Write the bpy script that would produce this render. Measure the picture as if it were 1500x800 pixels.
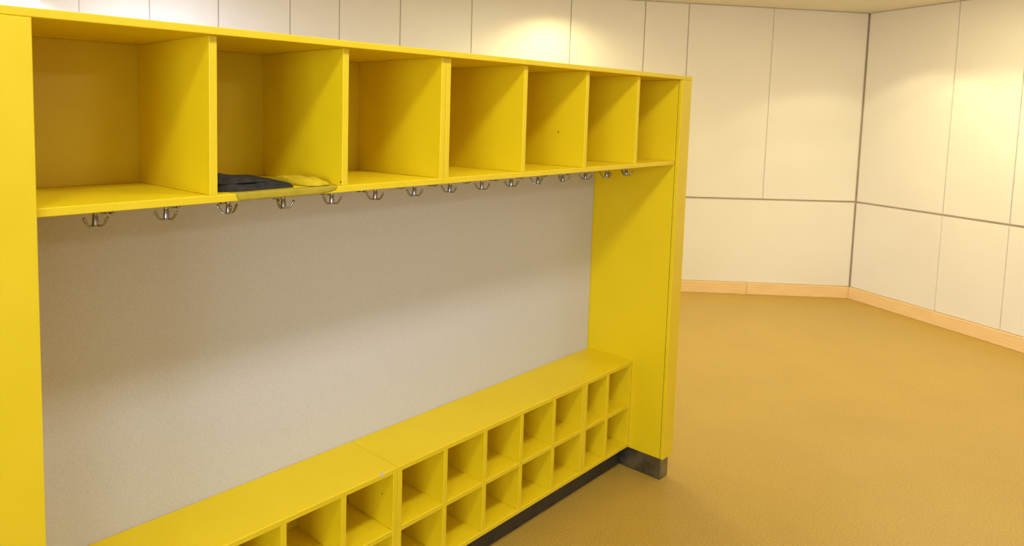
import bpy, bmesh, math, random
from mathutils import Vector, Matrix

random.seed(7)
scene = bpy.context.scene
COL = scene.collection
for o in list(bpy.data.objects):
    bpy.data.objects.remove(o, do_unlink=True)

# ------------------------------------------------------------------ camera
FPX, PPX, PPY = 1040.34, 562.14, 258.08          # lens and principal point for the 1500 x 800 frame
cam = bpy.data.cameras.new('camera')
cam.sensor_fit = 'HORIZONTAL'
cam.sensor_width = 36.0
cam.lens = FPX / 1500 * 36
cam.shift_x = (750 - PPX) / 1500
cam.shift_y = (PPY - 400) / 1500
cam.clip_start = 0.05
cam.dof.use_dof = True
cam.dof.focus_distance = 1.9
cam.dof.aperture_fstop = 6.3
cam_ob = bpy.data.objects.new('camera', cam)
COL.objects.link(cam_ob)
ya, pi_, ro = (math.radians(v) for v in (-42.8787, -5.0821, -0.8884))
R = (Matrix.Rotation(ya, 3, 'Z') @ Matrix.Rotation(pi_, 3, 'X') @ Matrix.Rotation(ro, 3, 'Y'))
right, fwd, up = R.col[0], R.col[1], R.col[2]
M = Matrix((right, up, -fwd)).transposed().to_4x4()
M.translation = Vector((-0.38447, -1.28279, 1.52))
cam_ob.matrix_world = M
scene.camera = cam_ob

# ------------------------------------------------------------------ world, exposure
w = bpy.data.worlds.new('world')
w.use_nodes = True
w.node_tree.nodes['Background'].inputs[0].default_value = (1.0, 0.93, 0.85, 1)
w.node_tree.nodes['Background'].inputs[1].default_value = 0.2
scene.world = w
scene.view_settings.view_transform = 'Standard'
scene.view_settings.look = 'None'
scene.view_settings.gamma = 1
scene.view_settings.use_curve_mapping = False
scene.view_settings.exposure = 0.0
scene.cycles.max_bounces = 10
scene.cycles.diffuse_bounces = 7
scene.cycles.use_denoising = True

# ------------------------------------------------------------------ room frame
C0 = Vector((6.611, 0.375))
D1 = Vector((-0.6552, 0.7555)); N1 = Vector((-0.7555, -0.6552))      # back wall: along, into the room
D2 = Vector((-0.5284, -0.8490)); N2 = Vector((-0.8490, 0.5284))      # right wall

def ceil_z(x, y):
    """the ceiling rises gently towards the far left"""
    return 2.405 + 0.058 * ((x - C0.x) * D1.x + (y - C0.y) * D1.y)

# ------------------------------------------------------------------ lamps (luminaires in the ceiling, added cool fill from left and front)
def area(name, loc, target, sx, sy, power, col):
    l = bpy.data.lights.new(name, 'AREA')
    l.shape = 'RECTANGLE'; l.size = sx; l.size_y = sy
    l.energy = power; l.color = col
    o = bpy.data.objects.new(name, l); COL.objects.link(o)
    o.location = loc
    d = Vector(target) - Vector(loc)
    o.rotation_euler = d.to_track_quat('-Z', 'Y').to_euler()
    return o
def spot(name, loc, target, power, angle, blend, col, r=0.04):
    l = bpy.data.lights.new(name, 'SPOT')
    l.energy = power; l.spot_size = math.radians(angle); l.spot_blend = blend
    l.color = col; l.shadow_soft_size = r
    o = bpy.data.objects.new(name, l); COL.objects.link(o)
    o.location = loc
    o.rotation_euler = (Vector(target) - Vector(loc)).to_track_quat('-Z', 'Y').to_euler()
    return o
def lamp(o, rgb):
    """set a lamp's power and colour from its per-channel energies"""
    e = max(rgb); o.data.energy = e; o.data.color = tuple(c / e for c in rgb)
def downlight(x, y, rgb, sx=0.6, sy=0.6):
    lamp(area('ceiling_lamp', (x, y, ceil_z(x, y) - 0.02), (x, y, 0), sx, sy, 1, (1, 1, 1)), rgb)
def washer(D, N, s, off, rgb, ang=110, blend=0.6):
    p = C0 + D * s + N * off
    lamp(spot('wall_washer', (p.x, p.y, ceil_z(p.x, p.y) - 0.05), (p.x, p.y, 0), 1, ang, blend, (1, 1, 1)), rgb)
E = {                                             # red, green, blue energies (W)
    'K1': (10.8, 11.7, 13.0), 'K2': (9.0, 9.6, 10.0), 'K3': (12.5, 12.0, 11.8), 'K4': (5.5, 5.2, 5.0),
    'A': (13, 11, 8.2), 'B': (36, 35, 32), 'C': (22, 19, 10.5), 'F': (29, 28, 17), 'H': (33, 37, 50), 'G': (98, 106, 132), 'I': (100, 110, 132),
    'WL': (154, 178, 208), 'WF': (38, 42, 46), 'S1': (40, 33, 16), 'S2': (235, 250, 305), 'S3': (13.2, 11.6, 7.0),
}
for key, x in (('K1', -0.6), ('K2', 0.25), ('K3', 1.1), ('K4', 1.95)):
    downlight(x, -0.86, E[key], 0.28, 0.24)
downlight(3.6, -1.9, E['A']); downlight(1.4, -3.4, E['B']); downlight(4.9, -0.5, E['C'])
downlight(3.5, 1.7, E['F']); downlight(1.6, 4.4, E['H'])
downlight(-0.6, 7.2, E['G']); downlight(-2.4, 3.0, E['I'])
lamp(area('window_daylight', (-4.8, -2.1, 1.6), (0.0, 0.4, 1.0), 3.2, 1.8, 1, (1, 1, 1)), E['WL'])  # added fill light on the left side, no window there
lamp(area('window_daylight', (-2.4, -5.4, 1.35), (0.6, 0.4, 1.1), 4.6, 1.9, 1, (1, 1, 1)), E['WF'])  # second added fill, in front of a closed wall
washer(D1, N1, 2.62, 0.40, E['S1'], 150, 0.9)
washer(D1, N1, 7.9, 0.35, E['S2'], 140)
for s in (0.62, 1.07, 1.52, 1.97):
    washer(D2, N2, s, 0.60, E['S3'], 106, 0.22)

# ------------------------------------------------------------------ materials
def principled(name):
    m = bpy.data.materials.new(name); m.use_nodes = True
    nt = m.node_tree
    return m, nt, nt.nodes['Principled BSDF']
def ramp(nt, fac, stops):
    r = nt.nodes.new('ShaderNodeValToRGB')
    el = r.color_ramp.elements
    el[0].position, el[0].color = stops[0][0], (*stops[0][1], 1)
    el[1].position, el[1].color = stops[-1][0], (*stops[-1][1], 1)
    for p, c in stops[1:-1]:
        e = el.new(p); e.color = (*c, 1)
    nt.links.new(fac, r.inputs[0])
    return r.outputs[0]
def noise(nt, scale, detail=3, rough=0.5, vec=None):
    n = nt.nodes.new('ShaderNodeTexNoise')
    n.inputs['Scale'].default_value = scale
    n.inputs['Detail'].default_value = detail
    n.inputs['Roughness'].default_value = rough
    if vec is None:
        g = nt.nodes.new('ShaderNodeNewGeometry'); vec = g.outputs['Position']
    nt.links.new(vec, n.inputs['Vector'])
    return n.outputs['Fac']
def bump(nt, bsdf, fac, strength, dist=0.001):
    b = nt.nodes.new('ShaderNodeBump')
    b.inputs['Strength'].default_value = strength
    b.inputs['Distance'].default_value = dist
    nt.links.new(fac, b.inputs['Height'])
    nt.links.new(b.outputs[0], bsdf.inputs['Normal'])
def mottled(name, c1, c2, scale, rough, bump_s=0.0, bump_scale=400, metal=0.0, spec=0.5):
    m, nt, b = principled(name)
    nt.links.new(ramp(nt, noise(nt, scale), [(0.35, c1), (0.65, c2)]), b.inputs['Base Color'])
    b.inputs['Roughness'].default_value = rough
    b.inputs['Metallic'].default_value = metal
    b.inputs['Specular IOR Level'].default_value = spec
    if bump_s: bump(nt, b, noise(nt, bump_scale, 2), bump_s)
    return m
YELLOW = mottled('yellow_laminate', (0.735, 0.553, 0.006), (0.755, 0.573, 0.008), 5, 0.45, 0.12, 700, spec=0.25)
EDGE = mottled('yellow_edge_band', (0.645, 0.485, 0.014), (0.67, 0.505, 0.018), 9, 0.4, spec=0.3)  # front faces: same yellow, darkened in the colour to tone down their light
JOINT = mottled('dark_joint', (0.10, 0.07, 0.02), (0.13, 0.09, 0.03), 20, 0.8)
GREY = mottled('grey_laminate', (0.515, 0.505, 0.495), (0.585, 0.575, 0.565), 260, 0.5, 0.5, 330, spec=0.3)
WALL = mottled('cream_wall_panel', (0.74, 0.71, 0.63), (0.77, 0.74, 0.66), 1.5, 0.5, 0.15, 120, spec=0.3)
BACKING = mottled('wall_backing', (0.47, 0.39, 0.28), (0.52, 0.44, 0.32), 6, 0.8)
PLASTER = mottled('ceiling_paint', (0.74, 0.71, 0.64), (0.77, 0.74, 0.67), 2, 0.9)
DARK = mottled('dark_plinth', (0.020, 0.018, 0.015), (0.032, 0.028, 0.022), 12, 0.45)
CHIP = mottled('bare_particle_board', (0.55, 0.42, 0.28), (0.68, 0.56, 0.42), 300, 0.9)
HOLE = mottled('dark_hole', (0.03, 0.02, 0.01), (0.05, 0.03, 0.015), 100, 0.9)
STEEL = mottled('brushed_steel', (0.29, 0.29, 0.30), (0.37, 0.37, 0.38), 40, 0.24, metal=1.0)
PLINTH = mottled('steel_plinth', (0.12, 0.115, 0.085), (0.26, 0.25, 0.19), 14, 0.32, metal=0.85)
def fabric(name, c1, c2):
    m, nt, b = principled(name)
    nt.links.new(ramp(nt, noise(nt, 60, 5, 0.7), [(0.3, c1), (0.7, c2)]), b.inputs['Base Color'])
    b.inputs['Roughness'].default_value = 0.9
    b.inputs['Specular IOR Level'].default_value = 0.1
    bump(nt, b, noise(nt, 900, 2), 0.6)
    return m
BLACKCLOTH = fabric('charcoal_fabric', (0.016, 0.015, 0.014), (0.045, 0.040, 0.033))
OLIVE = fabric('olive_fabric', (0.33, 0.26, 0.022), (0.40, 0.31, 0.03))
MUSTARD = fabric('mustard_fabric', (0.50, 0.36, 0.012), (0.58, 0.42, 0.018))
def wood():
    m, nt, b = principled('pale_wood')
    tc = nt.nodes.new('ShaderNodeTexCoord')
    mp = nt.nodes.new('ShaderNodeMapping'); mp.inputs['Scale'].default_value = (2, 40, 40)
    nt.links.new(tc.outputs['Object'], mp.inputs[0])
    nt.links.new(ramp(nt, noise(nt, 4, 4, 0.6, mp.outputs[0]), [(0.3, (0.74, 0.50, 0.22)), (0.7, (0.84, 0.60, 0.30))]), b.inputs['Base Color'])
    b.inputs['Roughness'].default_value = 0.45
    return m
WOOD = wood()
def floor_mat():
    m, nt, b = principled('speckled_linoleum')
    n1 = noise(nt, 160, 4, 0.75)
    c = ramp(nt, n1, [(0.30, (0.31, 0.185, 0.020)), (0.47, (0.42, 0.268, 0.040)), (0.58, (0.48, 0.32, 0.058)), (0.76, (0.60, 0.42, 0.11))])
    n2 = noise(nt, 2.5, 4, 0.6)
    mx = nt.nodes.new('ShaderNodeMix'); mx.data_type = 'RGBA'; mx.blend_type = 'MULTIPLY'
    mx.inputs[0].default_value = 1
    nt.links.new(c, mx.inputs[6])
    nt.links.new(ramp(nt, n2, [(0.3, (0.93, 0.92, 0.90)), (0.7, (1, 1, 1))]), mx.inputs[7])
    nt.links.new(mx.outputs[2], b.inputs['Base Color'])
    b.inputs['Roughness'].default_value = 0.38
    b.inputs['Specular IOR Level'].default_value = 0.4
    return m
FLOOR = floor_mat()

# ------------------------------------------------------------------ helpers
def link(name, bm, mat, parent=None, smooth=False):
    me = bpy.data.meshes.new(name)
    bmesh.ops.recalc_face_normals(bm, faces=bm.faces)
    bm.to_mesh(me); bm.free()
    if smooth:
        for p in me.polygons: p.use_smooth = True
    for mm in (mat if isinstance(mat, (list, tuple)) else [mat]): me.materials.append(mm)
    o = bpy.data.objects.new(name, me); COL.objects.link(o)
    if parent is not None: o.parent = parent
    return o
def box_bm(x0, x1, y0, y1, z0, z1, bevel=0.0):
    bm = bmesh.new()
    bmesh.ops.create_cube(bm, size=1)
    for v in bm.verts:
        v.co = Vector(((x0 + x1) / 2 + v.co.x * (x1 - x0), (y0 + y1) / 2 + v.co.y * (y1 - y0), (z0 + z1) / 2 + v.co.z * (z1 - z0)))
    if bevel:
        bmesh.ops.bevel(bm, geom=list(bm.edges), offset=bevel, segments=1, affect='EDGES')
    return bm
def board(name, x0, x1, y0, y1, z0, z1, parent, mat=None, bevel=0.0012, base=None):
    """a board with edge-banded narrow faces; coordinates in the world, made local to its thing's base"""
    b = base or Vector((0, 0, 0))
    bm = box_bm(x0 - b.x, x1 - b.x, y0 - b.y, y1 - b.y, z0 - b.z, z1 - b.z, bevel)
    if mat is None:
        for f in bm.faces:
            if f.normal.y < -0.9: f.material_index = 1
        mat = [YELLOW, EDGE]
    return link(name, bm, mat, parent)
def thing(name, label, cat, loc, group=None):
    o = bpy.data.objects.new(name, None); COL.objects.link(o)
    o.empty_display_size = 0.1
    o.location = loc
    o['label'] = label; o['category'] = cat
    if group: o['group'] = group
    return o
def struct(o):
    o['kind'] = 'structure'
    return o
def prism_bm(pts, z0, z1):
    bm = bmesh.new()
    lo = [bm.verts.new((p[0], p[1], z0)) for p in pts]
    hi = [bm.verts.new((p[0], p[1], z1)) for p in pts]
    bm.faces.new(lo[::-1]); bm.faces.new(hi)
    n = len(pts)
    for i in range(n): bm.faces.new((lo[i], lo[(i + 1) % n], hi[(i + 1) % n], hi[i]))
    return bm

# ------------------------------------------------------------------ room shell
PA = C0 + D1 * 13.0
PD = C0 + D2 * 7.0
PB = Vector((-5.0, PA.y - 1.5)); PC = Vector((-5.0, PD.y))
ring = [C0, PA, PB, PC, PD]
cen = sum(ring, Vector((0, 0))) / 5
outer = [p + (p - cen).normalized() * 0.25 for p in ring]
struct(link('floor', prism_bm(outer, -0.12, 0.0), FLOOR))
cb = prism_bm(outer, 0, 0.12)
for v in cb.verts: v.co.z += ceil_z(v.co.x, v.co.y)
struct(link('ceiling', cb, PLASTER))

def top_to_ceiling(bm, p, D, z, drop=0.0):
    for v in bm.verts:
        if v.co.z > z - 0.01: v.co.z += ceil_z(p.x + D.x * v.co.x, p.y + D.y * v.co.x) - drop - z
def wall_frame(name, p, D, N, length, mat, e0=0.0, e1=0.0):
    """backing slab behind the face line p + D*s; its local axes are s, depth into the room, z"""
    bm = box_bm(-e0, length + e1, -0.16, -0.014, 0, 3)
    top_to_ceiling(bm, p, D, 3)
    o = link(name, bm, mat)
    rot = Matrix(((D.x, N.x, 0, p.x), (D.y, N.y, 0, p.y), (0, 0, 1, 0), (0, 0, 0, 1)))
    o.matrix_world = rot
    return struct(o)
def panel(parent, s0, s1, z0, z1, g0=0.003, g1=0.003):
    bm = box_bm(s0 + g0, s1 - g1, -0.014, 0.0, z0, z1 or 3, 0.002)
    if z1 is None:      # an upper panel runs up to the ceiling
        m = parent.matrix_world
        top_to_ceiling(bm, m.translation.xy, Vector((m[0][0], m[1][0])), 3, 0.004)
    return link('wall_panel', bm, WALL, parent)
Z0, ZG0, ZG1 = 0.104, 0.822, 0.838
wb = wall_frame('wall_back', C0, D1, N1, 13.0, BACKING, 0.05, 0.2)
seams = [0.004, 0.75, 1.435, 1.795, 2.415, 3.267, 3.896, 4.443, 4.893, 5.56, 6.215, 6.90, 7.60, 8.3, 9.1, 9.9, 10.7, 11.5, 12.3, 12.99]
for a, b in zip(seams[:-1], seams[1:]):
    panel(wb, a, b, ZG1, None, 0.0015 if a == 0.75 else 0.003, 0.0015 if b == 0.75 else 0.003)
low = [0.004, 1.435, 2.415, 3.896, 4.893, 6.215, 7.60, 9.1, 10.7, 12.99]
for a, b in zip(low[:-1], low[1:]): panel(wb, a, b, Z0, ZG0)
wr = wall_frame('wall_right', C0, D2, N2, 7.0, BACKING, 0.05, 0.2)
seams = [0.006, 0.765, 1.238, 1.80, 2.40, 3.0, 3.6, 4.2, 4.8, 5.4, 6.0, 6.99]
for i, (a, b) in enumerate(zip(seams[:-1], seams[1:])):
    panel(wr, a, b, ZG1, None, 0.003)
    panel(wr, a, b, Z0, ZG0, 0.0025 if i == 0 else 0.0018, 0.0018)
def plain_wall(name, p, q):
    d = (q - p); L = d.length; D = d / L; N = Vector((-D.y, D.x))
    if N.dot(cen - p) < 0: N = -N
    bm = box_bm(-0.1, L + 0.1, -0.16, 0, 0, 3)
    top_to_ceiling(bm, p, D, 3)
    o = link(name, bm, PLASTER)
    o.matrix_world = Matrix(((D.x, N.x, 0, p.x), (D.y, N.y, 0, p.y), (0, 0, 1, 0), (0, 0, 0, 1)))
    struct(o)
plain_wall('wall_far', PA, PB); plain_wall('wall_left', PB, PC); plain_wall('wall_front', PC, PD)

def baseboard(name, p, D, N, length, cuts):
    o = struct(link(name, box_bm(0, length, -0.014, 0.002, 0, 0.088), BACKING))
    o.matrix_world = Matrix(((D.x, N.x, 0, p.x), (D.y, N.y, 0, p.y), (0, 0, 1, 0), (0, 0, 0, 1)))
    for a, b in zip(cuts[:-1], cuts[1:]):
        link('skirting_board', box_bm(a + 0.001, b - 0.001, -0.013, 0.014, 0.0, 0.101, 0.003), WOOD, o)
baseboard('baseboard_back', C0, D1, N1, 12.9, [0.012, 0.84, 2.6, 4.4, 6.2, 8.0, 9.8, 11.4, 12.88])
baseboard('baseboard_right', C0, D2, N2, 6.9, [0.002, 1.62, 3.3, 5.0, 6.88])

# ------------------------------------------------------------------ locker: measures (m)
W = 2.42                       # clear width between the pillars
YC = 0.0144                    # front of the cabinet boards behind the pillar faces
YB = 0.351; YG = 0.370
ZT, ZL = 1.686, 1.6705         # top board
ZS, ZB = 1.3461, 1.3303        # cubby shelf
T = 0.018
SEAM = 1.0446

# end pillars: side panels, front board, dark joint strip, plinth
def pillar(label, x0, x1, inner):
    base = Vector(((x0 + x1) / 2, 0.19, 0))
    t = thing('end_pillar', label, 'pillar', base, 'yellow end pillars of the locker')
    zb, zt = 0.0945, ZL - 0.0006
    ye = 0.40
    g = 0.0010
    board('front_board', x0, x1, 0, YC - g, zb, zt, t, base=base)
    if inner > 0:      # inner face at x1
        board('side_panel', x1 - T, x1, YC + g, ye, zb, zt, t, base=base)
        board('side_panel', x0, x0 + T, YC + g, ye, zb, zt, t, base=base)
    else:
        board('side_panel', x0, x0 + T, YC + g, ye, zb, zt, t, base=base)
        board('side_panel', x1 - T, x1, YC + g, ye, zb, zt, t, base=base)
    board('joint_strip', x0 + 0.002, x1 - 0.002, YC - g, YC + g, zb + 0.001, zt - 0.001, t, mat=JOINT, bevel=0, base=base)
    board('rear_panel', x0 + T, x1 - T, ye - 0.012, ye, zb, zt, t, base=base)
    board('plinth', x0 + 0.008, x1 - 0.012, 0.012, ye - 0.01, 0.0, zb, t, mat=PLINTH, bevel=0.002, base=base)
    return t
pillar('tall narrow yellow pillar at the near left end, cut by the photo edge', -0.26, 0.0, +1)
pillar('slim yellow pillar at the far right end beside the open floor', W, 2.5064, -1)

# ------------------------------------------------------------------ coat hooks (three-armed, screwed under the cubby shelf)
def lathe_bm(prof, seg=14):
    bm = bmesh.new()
    rings = []
    for r, z in prof:
        rings.append([bm.verts.new((r * math.cos(2 * math.pi * k / seg), r * math.sin(2 * math.pi * k / seg), z)) for k in range(seg)])
    for a, b in zip(rings[:-1], rings[1:]):
        for k in range(seg): bm.faces.new((a[k], a[(k + 1) % seg], b[(k + 1) % seg], b[k]))
    bm.faces.new(rings[0]); bm.faces.new(rings[-1][::-1])
    return bm
def tube_bm(pts, rad, seg=8, flat=1.0):
    bm = bmesh.new(); rings = []
    for i, p in enumerate(pts):
        a = pts[max(i - 1, 0)]; b = pts[min(i + 1, len(pts) - 1)]
        d = (b - a).normalized()
        side = Vector((0, 1, 0)); nrm = d.cross(side).normalized()
        rr = rad[i]
        rings.append([bm.verts.new(p + side * (rr * flat * math.cos(2 * math.pi * k / seg)) + nrm * (rr * math.sin(2 * math.pi * k / seg))) for k in range(seg)])
    for a, b in zip(rings[:-1], rings[1:]):
        for k in range(seg): bm.faces.new((a[k], a[(k + 1) % seg], b[(k + 1) % seg], b[k]))
    bm.faces.new(rings[0]); bm.faces.new(rings[-1][::-1])
    return bm
post_proto = link('coat_hook', lathe_bm([(0.0095, 0.0), (0.0095, -0.0025), (0.0058, -0.0040), (0.0052, -0.0200), (0.0052, -0.0225),
                                         (0.0056, -0.0232), (0.0067, -0.0405), (0.0069, -0.0445), (0.0060, -0.0455)]), STEEL, None, True)
AP = [(0.004, -0.0432), (0.009, -0.0445), (0.0135, -0.0440), (0.0175, -0.0412), (0.0205, -0.0370), (0.0228, -0.0325), (0.0246, -0.0288), (0.0262, -0.0268), (0.0278, -0.0262)]
AR = [0.0024, 0.0023, 0.0022, 0.0023, 0.0026, 0.0030, 0.0033, 0.0029, 0.0012]
arm_proto = link('hook_arm', tube_bm([Vector((x, 0, z)) for x, z in AP], AR, 8, 1.3), STEEL, None, True)
used = [False]
def hook(parent, base, x, y, az):
    if not used[0]:
        p = post_proto
    else:
        p = post_proto.copy(); COL.objects.link(p)
    p.parent = parent
    p.location = Vector((x, y, ZB)) - base
    p.rotation_euler = (0, 0, az)
    for k in range(3):
        if not used[0]:
            a = arm_proto
        else:
            a = arm_proto.copy(); COL.objects.link(a)
        used[0] = True
        a.parent = p
        a.rotation_euler = (0, 0, k * 2 * math.pi / 3)
CAMX, CAMY = -0.384, -1.283
front_hooks = [(0.151 + 0.1511 * k, 0.140) for k in range(15)]
back_x = [0.239, 0.403, 0.532, 0.696, 0.863, 0.997, 1.159, 1.301, 1.472, 1.62, 1.775, 1.93, 2.085, 2.24]
turn_f = [0.08, -0.06, -0.85, 0.55, 0.1, -0.1, 0.05, -0.15, 0.12, 0.1, -0.6, 0.55, 0.05, -0.35, 0.75]
def az_of(x, y, off): return math.atan2(y - CAMY, x - CAMX) + off

# ------------------------------------------------------------------ upper cubby cabinets
def cubby_cabinet(label, xa, xb, rights, left_side, top_x0, top_x1, hooks):
    base = Vector(((xa + xb) / 2, 0.19, ZB))
    t = thing('cubby_cabinet', label, 'cabinet', base, 'yellow cubby cabinets above the coat hooks')
    g = 0.0005
    board('top_board', top_x0 + g, top_x1 - g, 0.0, 0.372, ZL, ZT, t, base=base)
    board('bottom_shelf', xa + g, xb - g, YC, YB + 0.018, ZB, ZS, t, base=base)
    board('back_panel', xa + 0.001, xb - 0.001, YB, YB + 0.012, ZS, ZL, t, base=base)
    for r in rights:
        board('divider', r - T, r, YC + 0.0005, YB, ZS, ZL, t, base=base)
    for x, y, a in hooks: hook(t, base, x, y, a)
    return t
hf = [(x, y, az_of(x, y, turn_f[i])) for i, (x, y) in enumerate(front_hooks)]
hb = [(x, 0.300, az_of(x, 0.3, random.uniform(-1, 1))) for x in back_x]
allh = hf + hb
U = [0.3547, 0.7038, 1.0626, 1.4116, 1.7595, 2.1081]
cabA = cubby_cabinet('yellow three-cubby cabinet joined to the left pillar, with a dark cloth in its middle cubby', 0.0, SEAM,
              [U[0], U[1], SEAM - 0.0008], True, -0.26, SEAM, [h for h in allh if h[0] < SEAM - 0.02])
cabB = cubby_cabinet('yellow cabinet of four empty cubbies joined to the right pillar', SEAM, W,
              [SEAM + T + 0.0008, U[3], U[4], U[5]], True, SEAM, 2.5085, [h for h in allh if h[0] > SEAM - 0.02])
def disc(name, parent, base, c, axis, r, mat):
    bm = bmesh.new()
    bmesh.ops.create_cone(bm, cap_ends=True, segments=10, radius1=r, radius2=r, depth=0.0008)
    if axis == 'x': bmesh.ops.rotate(bm, cent=(0, 0, 0), matrix=Matrix.Rotation(math.pi / 2, 3, 'Y'), verts=bm.verts)
    bmesh.ops.translate(bm, vec=Vector(c) - base, verts=bm.verts)
    return link(name, bm, mat, parent)
disc('screw_hole', cabB, cabB.location, (U[4] - T - 0.0002, 0.118, 1.463), 'x', 0.0028, HOLE)
disc('screw_hole', cabA, cabA.location, (U[1] - T - 0.0002, 0.020, 1.3545), 'x', 0.0022, HOLE)

# ------------------------------------------------------------------ grey rear panel between cabinet and bench
gp = link('rear_panel', box_bm(0.001 - W / 2, W / 2 - 0.003, 0, 0.02, -0.62, 0.62, 0.001), GREY)
bz0, bz1 = 0.09, ZB - 0.0005
for v in gp.data.vertices: v.co.z = v.co.z / 0.62 * (bz1 - bz0) / 2
gp.location = (W / 2, YG, (bz0 + bz1) / 2)
gp['label'] = 'wide grey laminate panel between the coat hooks and the shoe bench'
gp['category'] = 'panel'

# ------------------------------------------------------------------ shoe benches
BZ, BT = 0.4806, 0.0155
MZ = 0.2904; BB = 0.0997
YF = 0.1517
def shoe_bench(label, xa, xb, rights):
    base = Vector(((xa + xb) / 2, 0.26, 0))
    t = thing('shoe_bench', label, 'bench', base, 'yellow shoe bench modules under the grey panel')
    g = 0.0006
    yb = YG - 0.001
    board('top_board', xa + g, xb - g, YF, yb, BZ - BT, BZ, t, base=base)
    board('bottom_board', xa + g, xb - g, YF + 0.001, yb, BB, BB + BT, t, base=base)
    board('back_panel', xa + T, xb - T, yb - 0.010, yb, BB + BT, BZ - BT, t, base=base)
    sides = [xa + T + g] + rights + [xb - g]
    for r in sides:
        board('divider' if r in rights else 'side_panel', r - T, r, YF + 0.001, yb - 0.010, BB + BT, BZ - BT, t, base=base)
    for a, b in zip(sides[:-1], sides[1:]):
        board('shelf', a, b - T, YF + 0.002, yb - 0.010, MZ - BT, MZ, t, base=base)
    board('plinth', xa + 0.001, xb - 0.001, 0.20, yb - 0.02, 0.0, BB, t, mat=DARK, bevel=0, base=base)
    return t
M1, M2 = 1.025, 2.0487
bA = shoe_bench('yellow ten-hole shoe bench nearest the left pillar, with a chipped front edge', 0.0, M1, [0.22, 0.42, 0.6274, 0.8275])
bB = shoe_bench('yellow ten-hole shoe bench in the middle of the row', M1, M2, [1.2449, 1.4429, 1.6459, 1.8466])
bC = shoe_bench('short yellow four-hole shoe bench against the right pillar', M2, W, [2.2321])
bm = bmesh.new()
b0 = bA.location
vs = [bm.verts.new(Vector(p) - b0) for p in ((0.950, 0.1512, BZ + 0.0003), (0.972, 0.1512, BZ + 0.0003), (0.963, 0.1600, BZ + 0.0003),
                                             (0.954, 0.1512, BZ - 0.006), (0.969, 0.1512, BZ - 0.006))]
bm.faces.new(vs[:3]); bm.faces.new((vs[0], vs[1], vs[4], vs[3])); bm.faces.new((vs[0], vs[3], vs[2])); bm.faces.new((vs[1], vs[2], vs[4])); bm.faces.new((vs[2], vs[3], vs[4]))
chip = link('chipped_edge', bm, CHIP, bA)
chip['label'] = 'pale chip in the front edge'
for x in (M1 - T - 0.0008,):
    disc('screw_hole', bA, bA.location, (x, 0.20, 0.385), 'x', 0.002, HOLE)

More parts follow.
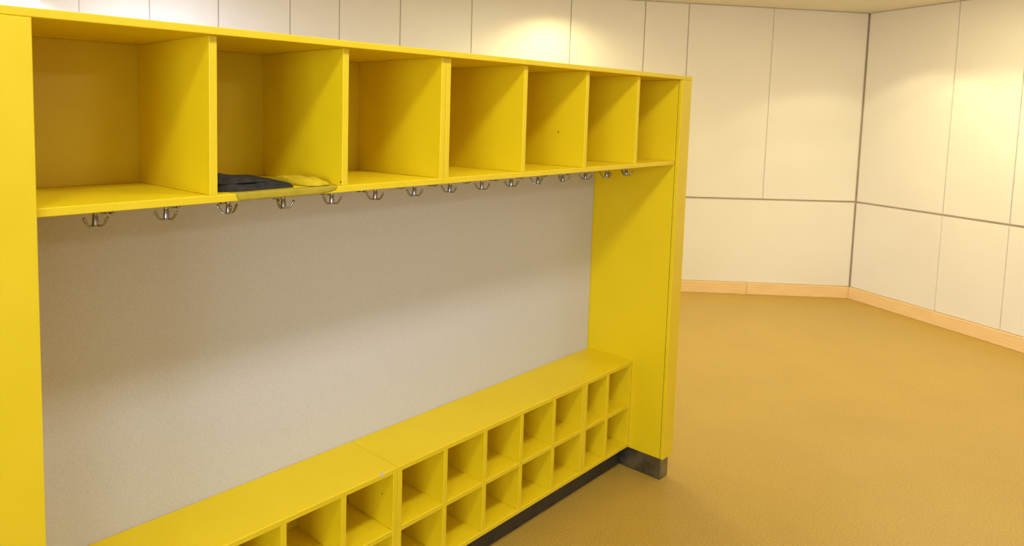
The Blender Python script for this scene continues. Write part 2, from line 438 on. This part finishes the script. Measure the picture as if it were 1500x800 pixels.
# ------------------------------------------------------------------ cloths in the second cubby
def lump(name, x0, x1, y0, y1, h, mat, parent, z, base, seed, taper=0.0, nx=28, ny=14):
    """a soft folded bundle: rounded in plan, domed and wrinkled on top, flat below"""
    rnd = random.Random(seed)
    ph = [rnd.uniform(0, 6.28) for _ in range(6)]
    bm = bmesh.new(); top = []; bot = []
    for i in range(nx + 1):
        u = i / nx * 2 - 1; rt = []; rb = []
        for j in range(ny + 1):
            v = j / ny * 2 - 1
            # square to rounded square
            uu = u * math.sqrt(1 - 0.28 * v * v); vv = v * math.sqrt(1 - 0.28 * u * u)
            edge = max(0.0, (1 - abs(u) ** 4) * (1 - abs(v) ** 4))
            hh = h * (edge ** 0.45) * (1 - taper * (u + 1) / 2)
            hh *= 1 + 0.16 * math.sin(3.1 * u + 2.3 * v + ph[0]) + 0.10 * math.sin(7.3 * u - 4.1 * v + ph[1]) + 0.06 * math.sin(13 * v + 5 * u + ph[2])
            x = (x0 + x1) / 2 + uu * (x1 - x0) / 2 * (1 + 0.03 * math.sin(5 * v + ph[3]))
            y = (y0 + y1) / 2 + vv * (y1 - y0) / 2 * (1 + 0.04 * math.sin(4 * u + ph[4]))
            rt.append(bm.verts.new(Vector((x, y, z + max(hh, 0.0008))) - base))
            rb.append(bm.verts.new(Vector((x, y, z + 0.0002)) - base))
        top.append(rt); bot.append(rb)
    for i in range(nx):
        for j in range(ny):
            bm.faces.new((top[i][j], top[i + 1][j], top[i + 1][j + 1], top[i][j + 1]))
            bm.faces.new((bot[i][j], bot[i][j + 1], bot[i + 1][j + 1], bot[i + 1][j]))
    for i in range(nx):
        bm.faces.new((top[i][0], bot[i][0], bot[i + 1][0], top[i + 1][0]))
        bm.faces.new((top[i][ny], top[i + 1][ny], bot[i + 1][ny], bot[i][ny]))
    for j in range(ny):
        bm.faces.new((top[0][j], top[0][j + 1], bot[0][j + 1], bot[0][j]))
        bm.faces.new((top[nx][j], bot[nx][j], bot[nx][j + 1], top[nx][j + 1]))
    return link(name, bm, mat, parent, True)
base = Vector((0.47, 0.11, ZS))
g = thing('folded_garment', 'flat dark charcoal garment folded on the shelf of the second cubby', 'clothing', base)
lump('lower_fold', 0.3625, 0.592, 0.042, 0.205, 0.024, BLACKCLOTH, g, ZS + 0.0003, base, 3, 0.45)
lump('upper_fold', 0.3625, 0.545, 0.058, 0.190, 0.020, BLACKCLOTH, g, ZS + 0.016, base, 5, 0.75)

base = Vector((0.60, 0.06, ZS))
c = thing('cloth', 'thin mustard cloth hanging over the front edge of the second cubby shelf', 'cloth', base)
lump('bunched_end', 0.598, 0.682, 0.034, 0.200, 0.017, MUSTARD, c, ZS + 0.0012, base, 11, 0.2)
def hanging_edge():
    """a strip of the cloth lying on the board's front and falling over its edge"""
    prof = [(0.036, 0.0006), (0.030, 0.0008), (YC + 0.004, 0.0010), (YC - 0.0006, 0.0006), (YC - 0.0014, -0.002), (YC - 0.0016, -0.006), (YC - 0.0016, -0.011), (YC - 0.0018, -0.0156)]
    nx = 48
    bm = bmesh.new(); rows = []
    for i in range(nx + 1):
        u = i / nx; col = []
        for j, (y, dz) in enumerate(prof):
            v = j / (len(prof) - 1)
            x = 0.392 + 0.012 * v + u * (0.282 - 0.020 * v)
            k = 1.0 if u < 0.8 else 1 - 0.55 * ((u - 0.8) / 0.2) ** 1.5
            y2 = y - (0.0010 * (0.5 + 0.5 * math.sin(17 * u + 1)) if j > 4 else 0)
            z = ZS + (dz * k if dz < 0 else dz)
            col.append(bm.verts.new(Vector((x, y2, z)) - base))
        rows.append(col)
    for a, b in zip(rows[:-1], rows[1:]):
        for j in range(len(prof) - 1): bm.faces.new((a[j], b[j], b[j + 1], a[j + 1]))
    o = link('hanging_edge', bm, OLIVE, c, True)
    sm = o.modifiers.new('thickness', 'SOLIDIFY'); sm.thickness = 0.0005; sm.offset = 1
    o['label'] = 'olive edge hanging over the board'
hanging_edge()
